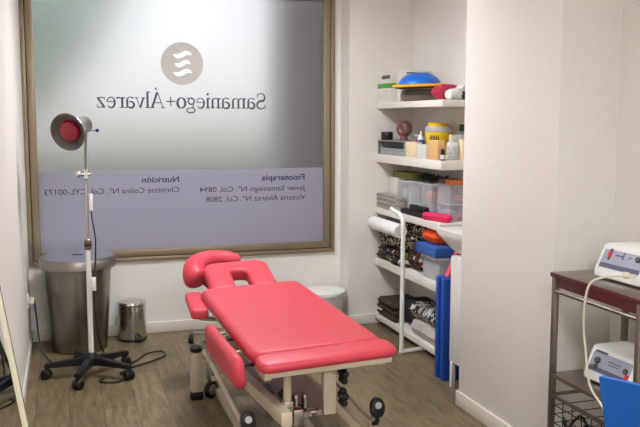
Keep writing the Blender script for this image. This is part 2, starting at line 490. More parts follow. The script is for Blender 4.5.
G['z'] = ([[(.04, .45, .045), (.36, .45, .045)], [(.35, .45, .09), (.06, .02, .09)], [(.04, .02, .045), (.38, .02, .045)], [(.05, .46, .03), (.05, .34, .03)], [(.375, .01, .03), (.375, .14, .03)]], .42)
word = 'Samaniego+Álvarez'
tot = sum(G[c][1] for c in word)
YT = YW+.0165
b = bm_new(); s = 1.262/tot; x = 1.5
for ch in word:
    gl, adv = G[ch]
    for st in gl: ribbon(b, st, x, 1.689, s, YT)
    x -= adv*s
LET_S = s
obj('name_lettering', b, 'ink', win)

b = bm_new()
n = 40; vs = [b.verts.new((.862+.156*math.cos(2*math.pi*i/n), YT, 2.016+.156*math.sin(2*math.pi*i/n))) for i in range(n)]
b.faces.new(vs); obj('logo_disc', b, 'logo', win)
b = bm_new()
for dz, w in ((.066, 1.05), (0, .85), (-.066, 1.05)):
    pts = []
    for i in range(13):
        t = i/12-.5
        pts.append((t*.130*w, .013*math.sin(t*2*math.pi)*-1, .010+.026*math.cos(t*math.pi)**.6 if abs(t) < .49 else .008))
    ribbon(b, pts, .862+.003, 2.016+dz, 1, YT-.003)
obj('logo_wave', b, 'logow', win)

def text_line(txt, xr, xl, z, cap, bold=0):
    """plain lettering on the street side; xr is where the line starts"""
    cu = bpy.data.curves.new('t', 'FONT'); cu.body = txt; cu.size = 1; cu.offset = bold; cu.resolution_u = 3
    t = bpy.data.objects.new('t', cu); COL.objects.link(t)
    dg = bpy.context.evaluated_depsgraph_get(); dg.update()
    me = bpy.data.meshes.new_from_object(t.evaluated_get(dg))
    bpy.data.objects.remove(t); bpy.data.curves.remove(cu)
    bm = bm_new(); bm.from_mesh(me); bpy.data.meshes.remove(me)
    x0 = min(v.co.x for v in bm.verts); x1 = max(v.co.x for v in bm.verts)
    sx = (xr-xl)/(x1-x0); sz = cap/.70
    for v in bm.verts: v.co = Vector((xr-(v.co.x-x0)*sx, YT, z+v.co.y*sz))
    o = obj('text_line', bm, 'ink', win); return o
text_line('Nutrición', .825, .550, 1.139, .042, .022)
text_line('Christine Colina Nº. Col. CYL-00173', .825, -.137, 1.062, .040, .006)
text_line('Fisioterapia', 1.808, 1.461, 1.137, .044, .022)
text_line('Javier Samaniego Nº. Col. 0894', 1.815, .979, 1.055, .040, .006)
text_line('Victoria Álvarez Nº. Col. 2808', 1.812, 1.027, .980, .040, .006)

# the street behind the frosted window
struct('ground_street', box(-14, 16, 6.4, 40, -.2, -.05, 0), 'asphalt')
struct('wall_street', box(-14, 16, 20, 20.3, -.05, 1.55, 0), 'plaster')
b = box(-14, 16, 10.8, 11.4, -.05, 1.16, .05); displace(b, .02, 3)
solo('street_hedge', b, 'hedge', 'dark green clipped hedge blurred behind the frosted window', 'hedge')['kind'] = 'thing'
struct('pillar_street', box(1.79, 3.1, 6.62, 7.2, -.05, 4.5, .01), 'outpil')
tr = thing('street_tree', 'green tree blurred behind the upper corner of the frosted window', 'tree', (-1.0, 9.2, -.05))
obj('trunk', cyl(bm_new(), (-1.0, 9.2, -.05), (-1.0, 9.2, 2.4), .09), 'trunk', tr)
b = bm_new()
for (cx, cz, rr) in ((-.9, 3.0, .85), (-.1, 2.75, .62), (.25, 3.3, .55), (-1.6, 2.7, .6), (-.5, 3.8, .8), (-.35, 2.15, .42), (-.95, 2.1, .55)):
    r_ = bmesh.ops.create_icosphere(b, subdivisions=3, radius=rr)
    for v in r_['verts']: v.co += Vector((cx, 9.2, cz))
displace(b, .12, 3.2); obj('foliage', b, 'tree', tr)

# wall socket with a plug, left wall
t = thing('wall_socket', 'ivory wall socket low on the left wall with a plug in it', 'socket', (XL, 5.68, .36))
obj('plate', box(XL, XL+.012, 5.635, 5.725, .355, .445, .003), 'sock', t)
obj('plug', box(XL+.012, XL+.045, 5.66, 5.70, .375, .42, .008), 'sock', t)

# ------------------------------------------------------------------ treatment table
TX, TY, TRZ = .984, 3.01, 0
tb = thing('treatment_table', 'pink padded treatment table on a cream metal lifting frame', 'treatment table', (TX, TY, 0), TRZ)
def L(name, bm, m, par=None): return obj(name, bm, m, par or tb, local=True)
TT = Matrix.Translation((0, 0, .62)) @ Matrix.Rotation(R(-2.3), 4, 'Y') @ Matrix.Translation((0, 0, -.62))   # the lying surface tips a little
def LT(name, bm, m, par=None):
    bm.transform(TT); return L(name, bm, m, par)
ZT = .683
LT('main_cushion', pad(.57, 1.335, .062, .07, .028, .005, TR(0, .105+.6675, ZT-.067)), 'pink')
LT('foot_cushion', pad(.585, .135, .042, .045, .020, .003, TR(.012, .054, ZT-.055, 6, 0, .8)), 'pink')
# U shaped head cushion, raised towards its far end
def ush(w, l, sw, sl):
    r = .075; o = []
    def cor(cx, cy, rr, a0, a1, k=6): return [(cx+rr*math.cos(R(a0+(a1-a0)*i/k)), cy+rr*math.sin(R(a0+(a1-a0)*i/k))) for i in range(k+1)]
    o += cor(w/2-.03, .03, .03, -90, 0); o += cor(w/2-r, l-r, r, 0, 90); o += cor(-w/2+r, l-r, r, 90, 180); o += cor(-w/2+.03, .03, .03, 180, 270)
    o += cor(-sw/2-.032, .032, .032, -90, 0, 5)
    o += cor(-sw/2+.03, sl-.03, .03, 180, 90, 4); o += cor(sw/2-.03, sl-.03, .03, 90, 0, 4)
    o += cor(sw/2+.032, .032, .032, 180, 270, 5)
    return o
head_m = TR(-.022, 1.447, ZT-.090, 15.5)
LT('head_cushion', opad(ush(.385, .345, .092, .215), .082, .026, head_m), 'pink')
for sx in (-.16, .16):
    b = cyl(bm_new(), (sx, 1.30, ZT-.095), (sx, 1.47, ZT-.095), .009); cyl(b, (sx, 1.47, ZT-.095), (sx, 1.72, ZT-.025), .009); L('head_bracket', b, 'chrome')
# curved support cushion behind the head cushion
pts = smooth_path([(-.235, 1.775, .632), (-.252, 1.82, .675), (-.232, 1.89, .715), (-.15, 1.94, .738), (-.05, 1.95, .738), (.05, 1.92, .728)], 6)
n = len(pts); rad = []
for i in range(n):
    u_ = i/(n-1); e_ = min(1, (i+1)/5); f_ = min(1, (n-i)/6)
    rad.append((.079-.030*u_)*math.sqrt(1-(1-e_)**2)*math.sqrt(max(.03, 1-(1-f_)**2)))
L('curved_arm_cushion', tube(bm_new(), pts, .06, 18, rad), 'pink')
L('cushion_arm', cyl(bm_new(), (-.15, 1.50, .59), (-.22, 1.82, .64), .011), 'chrome')
L('arm_cushion', pad(.092, .46, .052, .022, .016, .003, TR(-.318, 1.345, .572, 0, 0, -4)), 'pink')
b = cyl(bm_new(), (-.31, 1.30, .575), (-.31, 1.30, .53), .012); cyl(b, (-.31, 1.30, .535), (-.2, 1.30, .52), .012)
L('arm_bracket', b, 'cream')
for sx, y_, l_, z_, pt in ((-1, .385, .70, .594, 2.0), (1, 1.02, .56, .435, 0)):
    L('side_cushion', pad(.140, l_, .05, .06, .023, .004, Matrix.Translation((sx*.345, y_, z_)) @ Matrix.Rotation(R(-pt), 4, 'X') @ Matrix.Rotation(R(7)*sx, 4, 'Y') @ Matrix.Rotation(R(90*sx), 4, 'Y') @ Matrix.Translation((0, 0, -.02))), 'pink')
    for y in (y_-.2, y_+.2): L('side_hinge', tube(bm_new(), bend([(sx*.23, y, .60), (sx*.30, y, .60), (sx*.32, y, z_)], .02), .007), 'black')
# frame under the cushions
b = bm_new()
for sx in (-1, 1): bx(b, sx*.245-.016, sx*.245+.016, .02, 1.42, ZT-.095, ZT-.068, .003)
bx(b, -.262, .275, -.002, .020, ZT-.080, ZT-.055, .003); bx(b, -.245, .245, 1.39, 1.42, ZT-.095, ZT-.068, .003); bx(b, -.245, .245, .115, .14, ZT-.095, ZT-.068, .003)
LT('top_frame', b, 'cream')
for sx in (-1, 1): LT('inner_rail', box(sx*.17-.018, sx*.17+.018, .24, 1.50, ZT-.123, ZT-.095, .003), 'steel')
# upright plate with hand knobs, near end
L('upright_plate', box(.006, .060, .075, .11, .392, ZT-.09, .004), 'cream')
for z in (.552, .456):
    k = L('knob', cyl(bm_new(), (.060, .09, z), (.085, .09, z), .006), 'chrome')
    bb = bm_new(); lathe(bb, [(.014, 0), (.020, .004), (.020, .024), (.012, .030)], (.080, .09, z), 12, (1, -.25, 0))
    for i in range(5):
        a = 2*math.pi*i/5+.3; c = Vector((.094, .088+.026*math.cos(a), z+.026*math.sin(a)))
        r_ = bmesh.ops.create_uvsphere(bb, u_segments=10, v_segments=6, radius=.0165)
        for v in r_['verts']: v.co += c
    L('star_grip', bb, 'black', k)
L('upright_pole', cyl(bm_new(), (-.146, .085, ZT-.095), (-.146, .085, .24), .0165, 18), 'cream')
b = cyl(bm_new(), (-.146, .09, .405), (.01, .09, .405), .009); bx(b, -.125, -.085, .065, .115, .36, .43, .004); bx(b, -.166, -.126, .063, .107, .40, .47, .006)
for x_ in (-.065, -.012): cyl(b, (x_, .075, .405), (x_, .105, .405), .014, 12)
L('cross_rod', b, 'steel')
L('cover_panel', box(-.165, .165, .40, 1.25, .285, .305, .004), 'mauve')
# lifting arms, actuator and base
b = bm_new()
def bar(bm, p, q, w, h):
    p, q = Vector(p), Vector(q); d = q-p; mt = Matrix.Translation(p) @ d.to_track_quat('Y', 'Z').to_matrix().to_4x4()
    return bx(bm, -w/2, w/2, 0, d.length, -h/2, h/2, .004, 2, mt)
bar(b, (-.19, 1.56, .285), (-.185, -.05, .44), .045, .055); L('lift_arm', b, 'cream')
L('lift_arm', bar(bm_new(), (.19, 1.56, .25), (.19, .02, .25), .045, .055), 'cream')
for y in (1.35, 1.05): L('cross_member', box(-.29, .19, y-.012, y+.012, .262, .284), 'cream')
b = bm_new()
for x in (-.155, -.115, -.07, -.03): bx(b, x-.006, x+.006, .22, .265, .26, .435, .002)
bx(b, -.17, .0, .225, .26, .33, .345, .003); L('linkage', b, 'steel')
b = cyl(bm_new(), (-.13, .29, .36), (-.10, .62, .33), .034); cyl(b, (-.05, .28, .35), (-.04, .55, .33), .026); L('actuator', b, 'black')
# far end: posts with feet, and their cross beam
L('foot_beam', box(-.29, .29, 1.528, 1.572, .215, .262, .004), 'cream')
for sx in (-1, 1):
    p = L('foot_post', box(sx*.293-.034, sx*.293+.034, 1.518, 1.582, .045, .275, .004), 'cream')
    L('rubber_foot', box(sx*.293-.036, sx*.293+.036, 1.515, 1.585, 0, .05, .008), 'black', p)
    cx = sx*.212
    c = L('caster', lathe(bm_new(), [(.028, -.012), (.046, -.013), (.052, -.008), (.052, .008), (.046, .013), (.028, .012)], (cx, 1.535, .052), 28, (1, -1.2, 0)), 'black')
    L('caster_hub', lathe(bm_new(), [(.032, -.0145), (.032, .0145)], (cx, 1.535, .052), 24, (1, -1.2, 0)), 'grey', c)
    L('caster_fork', bx(bm_new(), cx-.02, cx+.02, 1.53, 1.57, .105, .22, .004), 'steel', c)
    L('brake_knob', lathe(bm_new(), [(.016, 0), (.034, .008), (.036, .030), (.020, .042)], (sx*.293, 1.548, .275), 16), 'black')
# near base feet, outside the picture's lower edge
L('foot_beam', box(-.25, .34, .02, .07, .19, .235, .004), 'cream')
for sx in (-1, 1):
    L('foot_post', box(sx*.25-.03, sx*.25+.03, .02, .08, .0, .20, .004), 'cream')
    L('base_rail', box(sx*.17-.018, sx*.17+.018, .05, 1.54, .02, .055, .003), 'cream')
# height levers along both sides, each ending in a black pedal
for sx in (-1, 1):
    L('height_lever', tube(bm_new(), bend([(sx*.245, 1.50, .28), (sx*.272, 1.38, .33), (sx*.280, .24, .285), (sx*.284, .20, .315)], .05), .011), 'cream')
    pd = L('foot_pedal', prism(bm_new(), rrect(.062, .090, .03), 0, .026, .007, 3, TR(sx*.288, .205, .352, 80, 0, 0)), 'black')
    L('pedal_badge', lathe(bm_new(), [(.015, 0), (.015, .003)], (sx*.288, .1785, .368), 20, (0, -1, .17)), 'lidm', pd)
    tube(bb := bm_new(), bend([(sx*.288, .20, .32), (sx*.294, .195, .285), (sx*.284, .225, .27)], .02), .010); L('pedal_stem', bb, 'black', pd)

# ------------------------------------------------------------------ stool behind the table
st = thing('rolling_stool', 'low rolling stool on a chrome star base behind the treatment table', 'stool', (1.07, 5.53, 0))
obj('seat', lathe(bm_new(), [(.02, .36), (.16, .36), (.175, .375), (.175, .40), (.155, .415), (0, .418)], (1.07, 5.53, 0), 36), 'blackm', st)
obj('column', cyl(bm_new(), (1.07, 5.53, .10), (1.07, 5.53, .365), .022), 'chrome', st)
a0 = R(211)
for i in range(5):
    a = a0-2*math.pi*i/5
    ex, ey = 1.07+.31*math.cos(a), 5.55+.30*math.sin(a)
    lg = obj('leg', tube(bm_new(), [(1.07, 5.53, .105), (1.07+.14*math.cos(a), 5.53+.14*math.sin(a), .098), (ex, ey, .075)], .013, 10, [.017, .014, .011]), 'chrome', st)
    c = obj('caster', lathe(bm_new(), [(.010, -.018), (.026, -.018), (.03, -.012), (.03, .012), (.026, .018), (.010, .018)], (ex, ey, .03), 20, (math.cos(a+.5), math.sin(a+.5), 0)), 'black', lg)

# ------------------------------------------------------------------ infrared lamp
LX, LY = .128, 5.19
lp = thing('infrared_lamp', 'infrared heat lamp with a red bulb on a white wheeled stand', 'lamp', (LX, LY, 0))
hub = obj('base_hub', lathe(bm_new(), [(.045, .07), (.052, .085), (.045, .125), (.026, .15)], (LX, LY, 0), 24), 'black', lp)
for k, a in enumerate((179, -109, -37, 35, 107)):
    a = R(a); d = Vector((math.cos(a), math.sin(a), 0)); c = Vector((LX, LY, 0))
    lg = bm_new(); mt = Matrix.Translation(c) @ Matrix.Rotation(a, 4, 'Z')
    bmx = bmesh.ops.create_cube(lg, size=1)['verts']
    for v in bmx:
        far = v.co.x > 0
        v.co = Vector((.285 if far else .02, v.co.y*(.040 if far else .056), (.082+v.co.z*.026) if far else (.098+v.co.z*.05)))
    bmesh.ops.bevel(lg, geom=list(lg.edges), offset=.006, segments=2, affect='EDGES')
    bmesh.ops.transform(lg, matrix=mt, verts=list(lg.verts))
    lgo = obj('base_leg', lg, 'black', lp)
    e = c+d*.272
    ax = Vector((math.cos(a+1.1), math.sin(a+1.1), 0))
    wb = bm_new()
    for s_ in (-1, 1): lathe(wb, [(.010, -.012), (.024, -.013), (.030, -.006), (.030, .006), (.024, .013), (.010, .012)], e+Vector((0, 0, .03))+ax*.016*s_, 20, ax)
    cyl(wb, e+Vector((0, 0, .03)), e+Vector((0, 0, .085)), .009)
    obj('caster', wb, 'black', lgo)
obj('lower_pole', cyl(bm_new(), (LX, LY, .10), (LX, LY, .815), .0165, 18), 'whitep', lp)
b = lathe(bm_new(), [(.019, .80), (.022, .805), (.022, .862), (.016, .87)], (LX, LY, 0), 20)
cl = obj('pole_collar', b, 'cartm', lp)
obj('collar_ring', lathe(bm_new(), [(.0235, .822), (.0235, .843)], (LX, LY, 0), 20), 'maroon', cl)
obj('upper_pole', cyl(bm_new(), (LX, LY, .86), (LX, LY, 1.27), .010, 14), 'steel', lp)
b = lathe(bm_new(), [(.013, 1.235), (.021, 1.242), (.021, 1.298), (.012, 1.305)], (LX, LY, 0), 18)
cyl(b, (LX-.045, LY-.01, 1.27), (LX+.03, LY-.005, 1.27), .013)
r_ = bmesh.ops.create_uvsphere(b, u_segments=14, v_segments=10, radius=.022)
for v in r_['verts']: v.co += Vector((LX-.045, LY-.012, 1.27))
obj('clamp', b, 'chrome', lp)
obj('neck', tube(bm_new(), smooth_path([(LX, LY, 1.28), (LX+.002, LY, 1.40), (LX+.008, LY, 1.50), (LX+.012, LY, 1.55)], 5), .0075), 'cartm', lp)
# the head looks left, down and towards the viewer
ax = Vector((-.50, -.80, -.22)).normalized()
hc = Vector((LX-.098, LY-.13, 1.528))           # centre of the rim
hs = obj('lamp_shade', lathe(bm_new(), [(.0, -.205), (.040, -.205), (.052, -.195), (.054, -.115), (.058, -.105), (.064, -.10), (.078, -.06), (.108, -.012), (.115, 0), (.114, .004), (.109, .002), (.104, -.010), (.074, -.058), (.02, -.075)], hc, 48, ax, closed=False), 'steel', lp)
obj('inner_rim', lathe(bm_new(), [(.112, .0035), (.108, .004), (.070, -.030), (.064, -.034)], hc, 48, ax, closed=False), 'shade', hs)
obj('bulb', lathe(bm_new(), [(.045, -.06), (.062, -.036), (.066, -.022), (.058, -.006), (.034, .004), (0, .008)], hc, 40, ax), 'bulb', lp)
sd = ax.cross(Vector((0, 0, 1))).normalized()
b = cyl(bm_new(), hc-ax*.09-sd*-.055+Vector((0, 0, -.01)), hc-ax*.09+sd*.0+Vector((.125, .01, -.012)), .004)
hd = obj('tilt_handle', b, 'chrome', lp)
r_ = bmesh.ops.create_uvsphere(bb := bm_new(), u_segments=12, v_segments=8, radius=.011)
for v in r_['verts']: v.co += hc-ax*.09+Vector((.125, .01, -.012))
obj('handle_ball', bb, 'navy', hd)
for z in (1.49, 1.545): obj('head_bracket', cyl(bm_new(), (LX+.010, LY, z), hc-ax*.10+Vector((0, 0, z-1.55)), .006), 'cartm', lp)
# inline boxes and the flex that hangs along the pole
obj('switch_box', box(LX+.012, LX+.036, LY-.028, LY-.006, 1.045, 1.150, .004), 'white', lp)
obj('inline_plug', box(LX+.010, LX+.040, LY-.034, LY-.010, .545, .630, .005), 'white', lp)
obj('flex', tube(bm_new(), smooth_path([(LX+.024, LY-.018, 1.05), (LX+.03, LY-.02, .98), (LX+.045, LY-.022, .86), (LX+.038, LY-.024, .70), (LX+.027, LY-.024, .62)], 6), .0045), 'black', lp)
obj('flex', tube(bm_new(), smooth_path([(LX+.026, LY-.024, .55), (LX+.03, LY-.024, .40), (LX+.05, LY+.02, .22), (LX+.09, LY+.10, .10), (LX+.16, LY+.2, .02)], 6), .0045), 'black', lp)
# the mains lead on the floor
pts = smooth_path([(XL+.045, 5.68, .395), (XL+.055, 5.66, .30), (XL+.075, 5.58, .13), (XL+.13, 5.50, .03), (-.05, 5.46, .008), (.08, 5.52, .008), (.22, 5.58, .008), (.29, 5.52, .008), (.17, 5.40, .008), (.12, 5.35, .008)], 8)
solo('mains_lead', tube(bm_new(), pts, .0055, 8), 'black', 'black mains lead running from the left wall socket to the lamp base', 'cable')
pts = smooth_path([(.20, 5.09, .008), (.17, 5.02, .008), (.26, 4.98, .008), (.36, 5.06, .008), (.30, 5.13, .008)], 8)
pts2 = smooth_path([(.30, 5.16, .008), (.40, 5.27, .008), (.52, 5.36, .008), (.62, 5.47, .008), (.60, 5.58, .008), (.50, 5.54, .008), (.42, 5.40, .008), (.36, 5.33, .008)], 8)
solo('flex_loop', tube(bm_new(), pts, .0055, 8), 'black', 'small loop of black flex on the floor under the lamp base', 'cable')
solo('flex_loop', tube(bm_new(), pts2, .0055, 8), 'black', 'long loop of black flex on the floor in front of the pedal bin', 'cable')

# ------------------------------------------------------------------ bins
bn = thing('lidded_bin', 'large brushed steel bin with a flat overhanging lid', 'bin', (.072, 5.855, 0))
c = (.072, 5.855, 0)
obj('body', lathe(bm_new(), [(.178, 0), (.186, .004), (.188, .02), (.226, .59), (.226, .60), (0, .60)], c, 56), 'steelv', bn)
ld = obj('lid', lathe(bm_new(), [(.225, .585), (.254, .585), (.258, .59), (.258, .645), (.252, .655), (.20, .660), (0, .662)], c, 56), 'rimsteel', bn)
obj('lid_top', lathe(bm_new(), [(.246, .657), (.246, .661), (.20, .6645), (0, .666)], c, 56), 'lidm', ld)
b = prism(bm_new(), rrect(.075, .03, .014), .6655, .669, .001, 1, TR(.072, 5.855, 0)); obj('lid_slot', b, 'black', ld)
pb = thing('pedal_bin', 'small polished steel pedal bin against the wall below the window', 'bin', (.443, 5.99, 0))
c = (.443, 5.985, 0)
obj('body', lathe(bm_new(), [(.098, .012), (.1, .015), (.1, .255), (.096, .26)], c, 44), 'chrome', pb)
obj('base_ring', lathe(bm_new(), [(.101, 0), (.104, .003), (.104, .016), (.099, .02)], c, 44), 'black', pb)
obj('lid', lathe(bm_new(), [(.102, .258), (.104, .262), (.104, .276), (.098, .286), (.06, .297), (0, .301)], c, 44), 'chrome', pb)
obj('pedal', box(.443+.012, .443+.072, 5.855, 5.90, .012, .034, .008), 'black', pb)
wb = thing('round_bin', 'cream round bin with a flat lid in the corner beyond the table', 'bin', (1.90, 5.93, 0))
c = (1.90, 5.93, 0)
obj('body', lathe(bm_new(), [(.125, 0), (.13, .005), (.152, .265), (0, .268)], c, 44), 'whitep', wb)
obj('lid', lathe(bm_new(), [(.165, .258), (.172, .262), (.172, .285), (.165, .292), (.1, .300), (0, .302)], c, 44), 'whitep', wb)

# ------------------------------------------------------------------ leaning mirror at the left wall
mr = thing('leaning_mirror', 'pale framed mirror leaning against the left wall', 'mirror', (-.10, 2.62, 0))
HM, TH = 1.22, math.atan2(.178, 1.2)
mm = Matrix.Translation((-.073, 0, 0)) @ Matrix.Rotation(-TH, 4, 'Y')     # x: out of the wall, z: up the mirror
def mb(x0, x1, y0, y1, z0, z1, bev=.002): return bx(bm_new(), x0, x1, y0, y1, z0, z1, bev, 2, mm)
b = mb(-.022, 0, 2.95, 3.01, 0, HM); bx(b, -.022, 0, 2.24, 2.275, 0, HM, .002, 2, mm); bx(b, -.022, 0, 2.275, 2.95, 0, .04, .002, 2, mm); bx(b, -.022, 0, 2.275, 2.95, HM-.04, HM, .002, 2, mm)
obj('frame', b, 'wood', mr)
b = mb(-.014, -.009, 2.271, 2.955, .036, HM-.036, 0); obj('mirror_glass', b, 'mirror', mr)
b = mb(0, .002, 2.978, 2.983, .03, HM-.03, 0); obj('inlay_line', b, 'glassedge', mr)

# ------------------------------------------------------------------ shelves in the alcove
SX, SY0, SY1 = 2.324, 4.78, 5.925
SH = [(1.735, .045), (1.342, .062), (.930, .048), (.530, .060), (.080, .040)]
names = ['topmost white wall shelf holding the blue balance dome', 'second white wall shelf from the top holding bottles and cartons', 'middle white wall shelf holding the clear storage boxes',
         'fourth white wall shelf holding patterned fabrics', 'lowest white wall shelf close to the floor holding towels']
for (z, t), lb in zip(SH, names):
    solo('wall_shelf', box(SX, XA, SY0, SY1, z-t, z, .003), 'shelf', lb, 'shelf', 'white alcove shelves')

def carton(name, x0, x1, y0, y1, z0, z1, m, label, cat='box', group=None, bev=.003):
    return solo(name, box(x0, x1, y0, y1, z0, z1, bev), m, label, cat, group)

# --- top shelf
z = 1.736
for k in range(4):
    carton('folder_box', 2.328, 2.60, 5.665+.002*k, 5.92, z, z+.0255, 'offw', ['lowest', 'second lowest', 'second highest', 'highest'][k]+' white flat box under the green box, top shelf', 'box', 'white flat boxes on the top shelf')
    z += .0265
carton('green_box', 2.328, 2.60, 5.665, 5.92, z, z+.034, 'green', 'bright green flat box in the stack on the top shelf'); z += .035
t = thing('label_box', 'white box with a dark label on top of the green box', 'box', (2.47, 5.78, z))
obj('carton', box(2.340, 2.60, 5.69, 5.918, z, z+.066, .003), 'offw', t)
obj('label', box(2.338, 2.3405, 5.70, 5.86, z+.034, z+.060, 0), 'greydark', t)
t = thing('white_carton', 'white carton with dark print standing behind the blue balance dome', 'box', (2.50, 5.61, 1.736))
obj('carton', box(2.372, 2.622, 5.578, 5.648, 1.736, 1.965, .003), 'offw', t)
b = box(2.42, 2.60, 5.5765, 5.579, 1.943, 1.952, 0); obj('label', b, 'greydark', t)
solo('round_cushion', lathe(bm_new(), [(.115, 0), (.138, .012), (.148, .042), (.138, .074), (.115, .084), (0, .085)], (2.455, 5.40, 1.736), 44), 'taupe', 'dark grey round cushion under the blue balance dome', 'cushion')
t = thing('balance_dome', 'blue rubber balance dome on a yellow rim, top shelf', 'balance trainer', (2.43, 5.36, 1.83))
tm = TR(2.428, 5.365, 1.842, 0, -2.5, 20)
b = lathe(bm_new(), [(.150, .012), (.148, .03), (.128, .055), (.095, .078), (.05, .092), (0, .097)], (0, 0, 0), 44); bmesh.ops.transform(b, matrix=tm, verts=b.verts); obj('dome', b, 'blueb', t)
b = lathe(bm_new(), [(.178, -.004), (.192, -.002), (.192, .013), (.185, .015), (0, .016)], (0, 0, 0), 52); bmesh.ops.transform(b, matrix=tm, verts=b.verts); obj('rim', b, 'yellowb', t)
b = lathe(bm_new(), [(.12, -.016), (.165, -.013), (.175, -.004), (0, -.004)], (0, 0, 0), 44); bmesh.ops.transform(b, matrix=tm, verts=b.verts); obj('base', b, 'blackm', t)
t = thing('cloth_bag', 'crumpled raspberry, white and navy cloth bag at the near end of the top shelf', 'bag', (2.46, 4.92, 1.736))
b = slab(2.36, 2.615, 4.885, 5.05, 1.736, 1.835, .014, 14, 3, e=.06); obj('bag_body', b, 'bagred', t)
b = slab(2.385, 2.475, 4.782, 4.885, 1.737, 1.805, .012, 18, 5, e=.03); obj('white_panel', b, 'bagwhite', t)
b = slab(2.46, 2.60, 4.782, 4.88, 1.737, 1.785, .008, 18, 8, e=.03); obj('navy_panel', b, 'navy', t)
b = slab(2.47, 2.60, 4.785, 4.88, 1.788, 1.835, .010, 18, 9, e=.02); obj('flap', b, 'bagwhite', t)

# --- second shelf
z = 1.343
t = thing('drawer_tray', 'grey open tray box at the far end of the second shelf', 'tray', (2.48, 5.68, z))
b = box(2.336, 2.60, 5.41, 5.42, z, z+.10, .001); bx(b, 2.336, 2.60, 5.91, 5.92, z, z+.10); bx(b, 2.59, 2.60, 5.42, 5.91, z, z+.10); bx(b, 2.336, 2.59, 5.42, 5.91, z, z+.008); bx(b, 2.336, 2.60, 5.41, 5.92, z+.10, z+.108, .001)
obj('case', b, 'grey', t)
obj('drawer_front', box(2.338, 2.346, 5.425, 5.80, z+.050, z+.099, .001), 'blackm', t)
carton('clear_tray', 2.327, 2.335, 5.36, 5.84, z, z+.052, 'clear', 'shallow cloudy plastic tray in front of the grey tray box', 'tray')
t = thing('tape_roll', 'fat roll of black tape on top of the grey tray box', 'tape', (2.385, 5.855, z+.108))
obj('roll', lathe(bm_new(), [(.022, .0), (.042, .0), (.046, .006), (.046, .056), (.042, .062), (.022, .062)], (2.385, 5.855, z+.1085), 32), 'black', t)
obj('paper_core', lathe(bm_new(), [(.017, 0.001), (.0225, 0.001), (.0225, .0625), (.017, .0625)], (2.385, 5.855, z+.1085), 28), 'grey', t)
t = thing('wooden_massager', 'brown round massager standing on a short stem on the grey tray box', 'massager', (2.46, 5.70, z+.108))
ax = Vector((-1, -.55, 0)).normalized(); c = Vector((2.46, 5.70, z+.108+.088))
obj('ring_head', lathe(bm_new(), [(.014, .030), (.03, .037), (.05, .032), (.062, .015), (.062, -.015), (.05, -.032), (.02, -.035), (.014, -.02), (.014, .030)], c, 36, ax, closed=False), 'browns', t)
obj('stem', lathe(bm_new(), [(.034, 0), (.034, .01), (.026, .03), (.026, .05)], (2.46, 5.70, z+.109), 24), 'browns', t)
obj('eyelet', lathe(bm_new(), [(.016, .020), (.016, .030), (0, .031)], c, 20, ax), 'greydark', t)
carton('cream_carton', 2.335, 2.385, 5.205, 5.385, z, z+.106, 'creamc', 'cream carton on the second shelf beside the cloudy tray')
carton('white_packet', 2.335, 2.39, 5.03, 5.195, z, z+.095, 'offw', 'white packet between the cream and the brown carton, second shelf')
carton('kraft_carton', 2.333, 2.388, 4.852, 5.01, z, z+.128, 'kraft', 'plain brown carton in front of the yellow bucket')
t = thing('pump_bottle', 'white pump bottle with a red collar behind the cream carton', 'bottle', (2.432, 5.378, z))
obj('body', lathe(bm_new(), [(.026, 0), (.028, .004), (.028, .09), (.016, .102)], (2.432, 5.378, z), 24), 'white', t)
obj('collar', lathe(bm_new(), [(.018, .10), (.019, .103), (.019, .122), (.010, .126)], (2.432, 5.378, z), 20), 'red', t)
b = cyl(bm_new(), (2.432, 5.378, z+.122), (2.432, 5.378, z+.152), .006); bx(b, 2.417, 2.447, 5.35, 5.43, z+.148, z+.158, .003); obj('pump', b, 'white', t)
t = thing('squeeze_bottle', 'slim white squeeze bottle with a blue band beside the yellow bucket', 'bottle', (2.425, 5.32, z))
obj('body', lathe(bm_new(), [(.022, 0), (.024, .005), (.024, .13), (.012, .15)], (2.425, 5.32, z), 22), 'white', t)
obj('band', lathe(bm_new(), [(.0247, .085), (.0247, .122)], (2.425, 5.32, z), 22), 'bluecap', t)
obj('nozzle', lathe(bm_new(), [(.010, .149), (.008, .17), (.004, .185)], (2.425, 5.32, z), 16), 'white', t)
t = thing('sharps_bucket', 'yellow plastic bucket with a yellow lid, second shelf', 'bucket', (2.495, 5.225, z))
c = (2.508, 5.21, z)
obj('body', lathe(bm_new(), [(.075, 0), (.078, .004), (.09, .172), (.09, .178), (0, .178)], c, 40), 'yellow', t)
obj('clear_collar', lathe(bm_new(), [(.090, .176), (.094, .18), (.092, .205), (.085, .218), (.06, .222)], c, 40), 'clear2', t)
obj('lid', lathe(bm_new(), [(.070, .212), (.073, .215), (.073, .236), (.066, .242), (0, .243)], c, 36), 'yellow', t)
b = bm_new()
for i in range(6):
    a = R(205+i*8); bx(b, -.004, .004, -.001, .001, .118, .155, 0, 1, Matrix.Translation(c) @ Matrix.Rotation(a+R(90), 4, 'Z') @ Matrix.Translation((0, -.0882, 0)))
    bx(b, -.004, .004, -.001, .001, .098, .110, 0, 1, Matrix.Translation(c) @ Matrix.Rotation(a+R(90), 4, 'Z') @ Matrix.Translation((0, -.0865, 0)))
obj('label', b, 'greydark', t)
t = thing('dropper_bottle', 'tiny black bottle with a white label at the front of the second shelf', 'bottle', (2.352, 4.815, z))
c = (2.352, 4.815, z)
obj('body', lathe(bm_new(), [(.016, 0), (.0175, .003), (.0175, .043), (.010, .05)], c, 22), 'black', t)
obj('label', lathe(bm_new(), [(.0179, .008), (.0179, .036)], c, 22), 'offw', t)
obj('cap', lathe(bm_new(), [(.011, .048), (.012, .05), (.012, .07), (.009, .073)], c, 18), 'black', t)
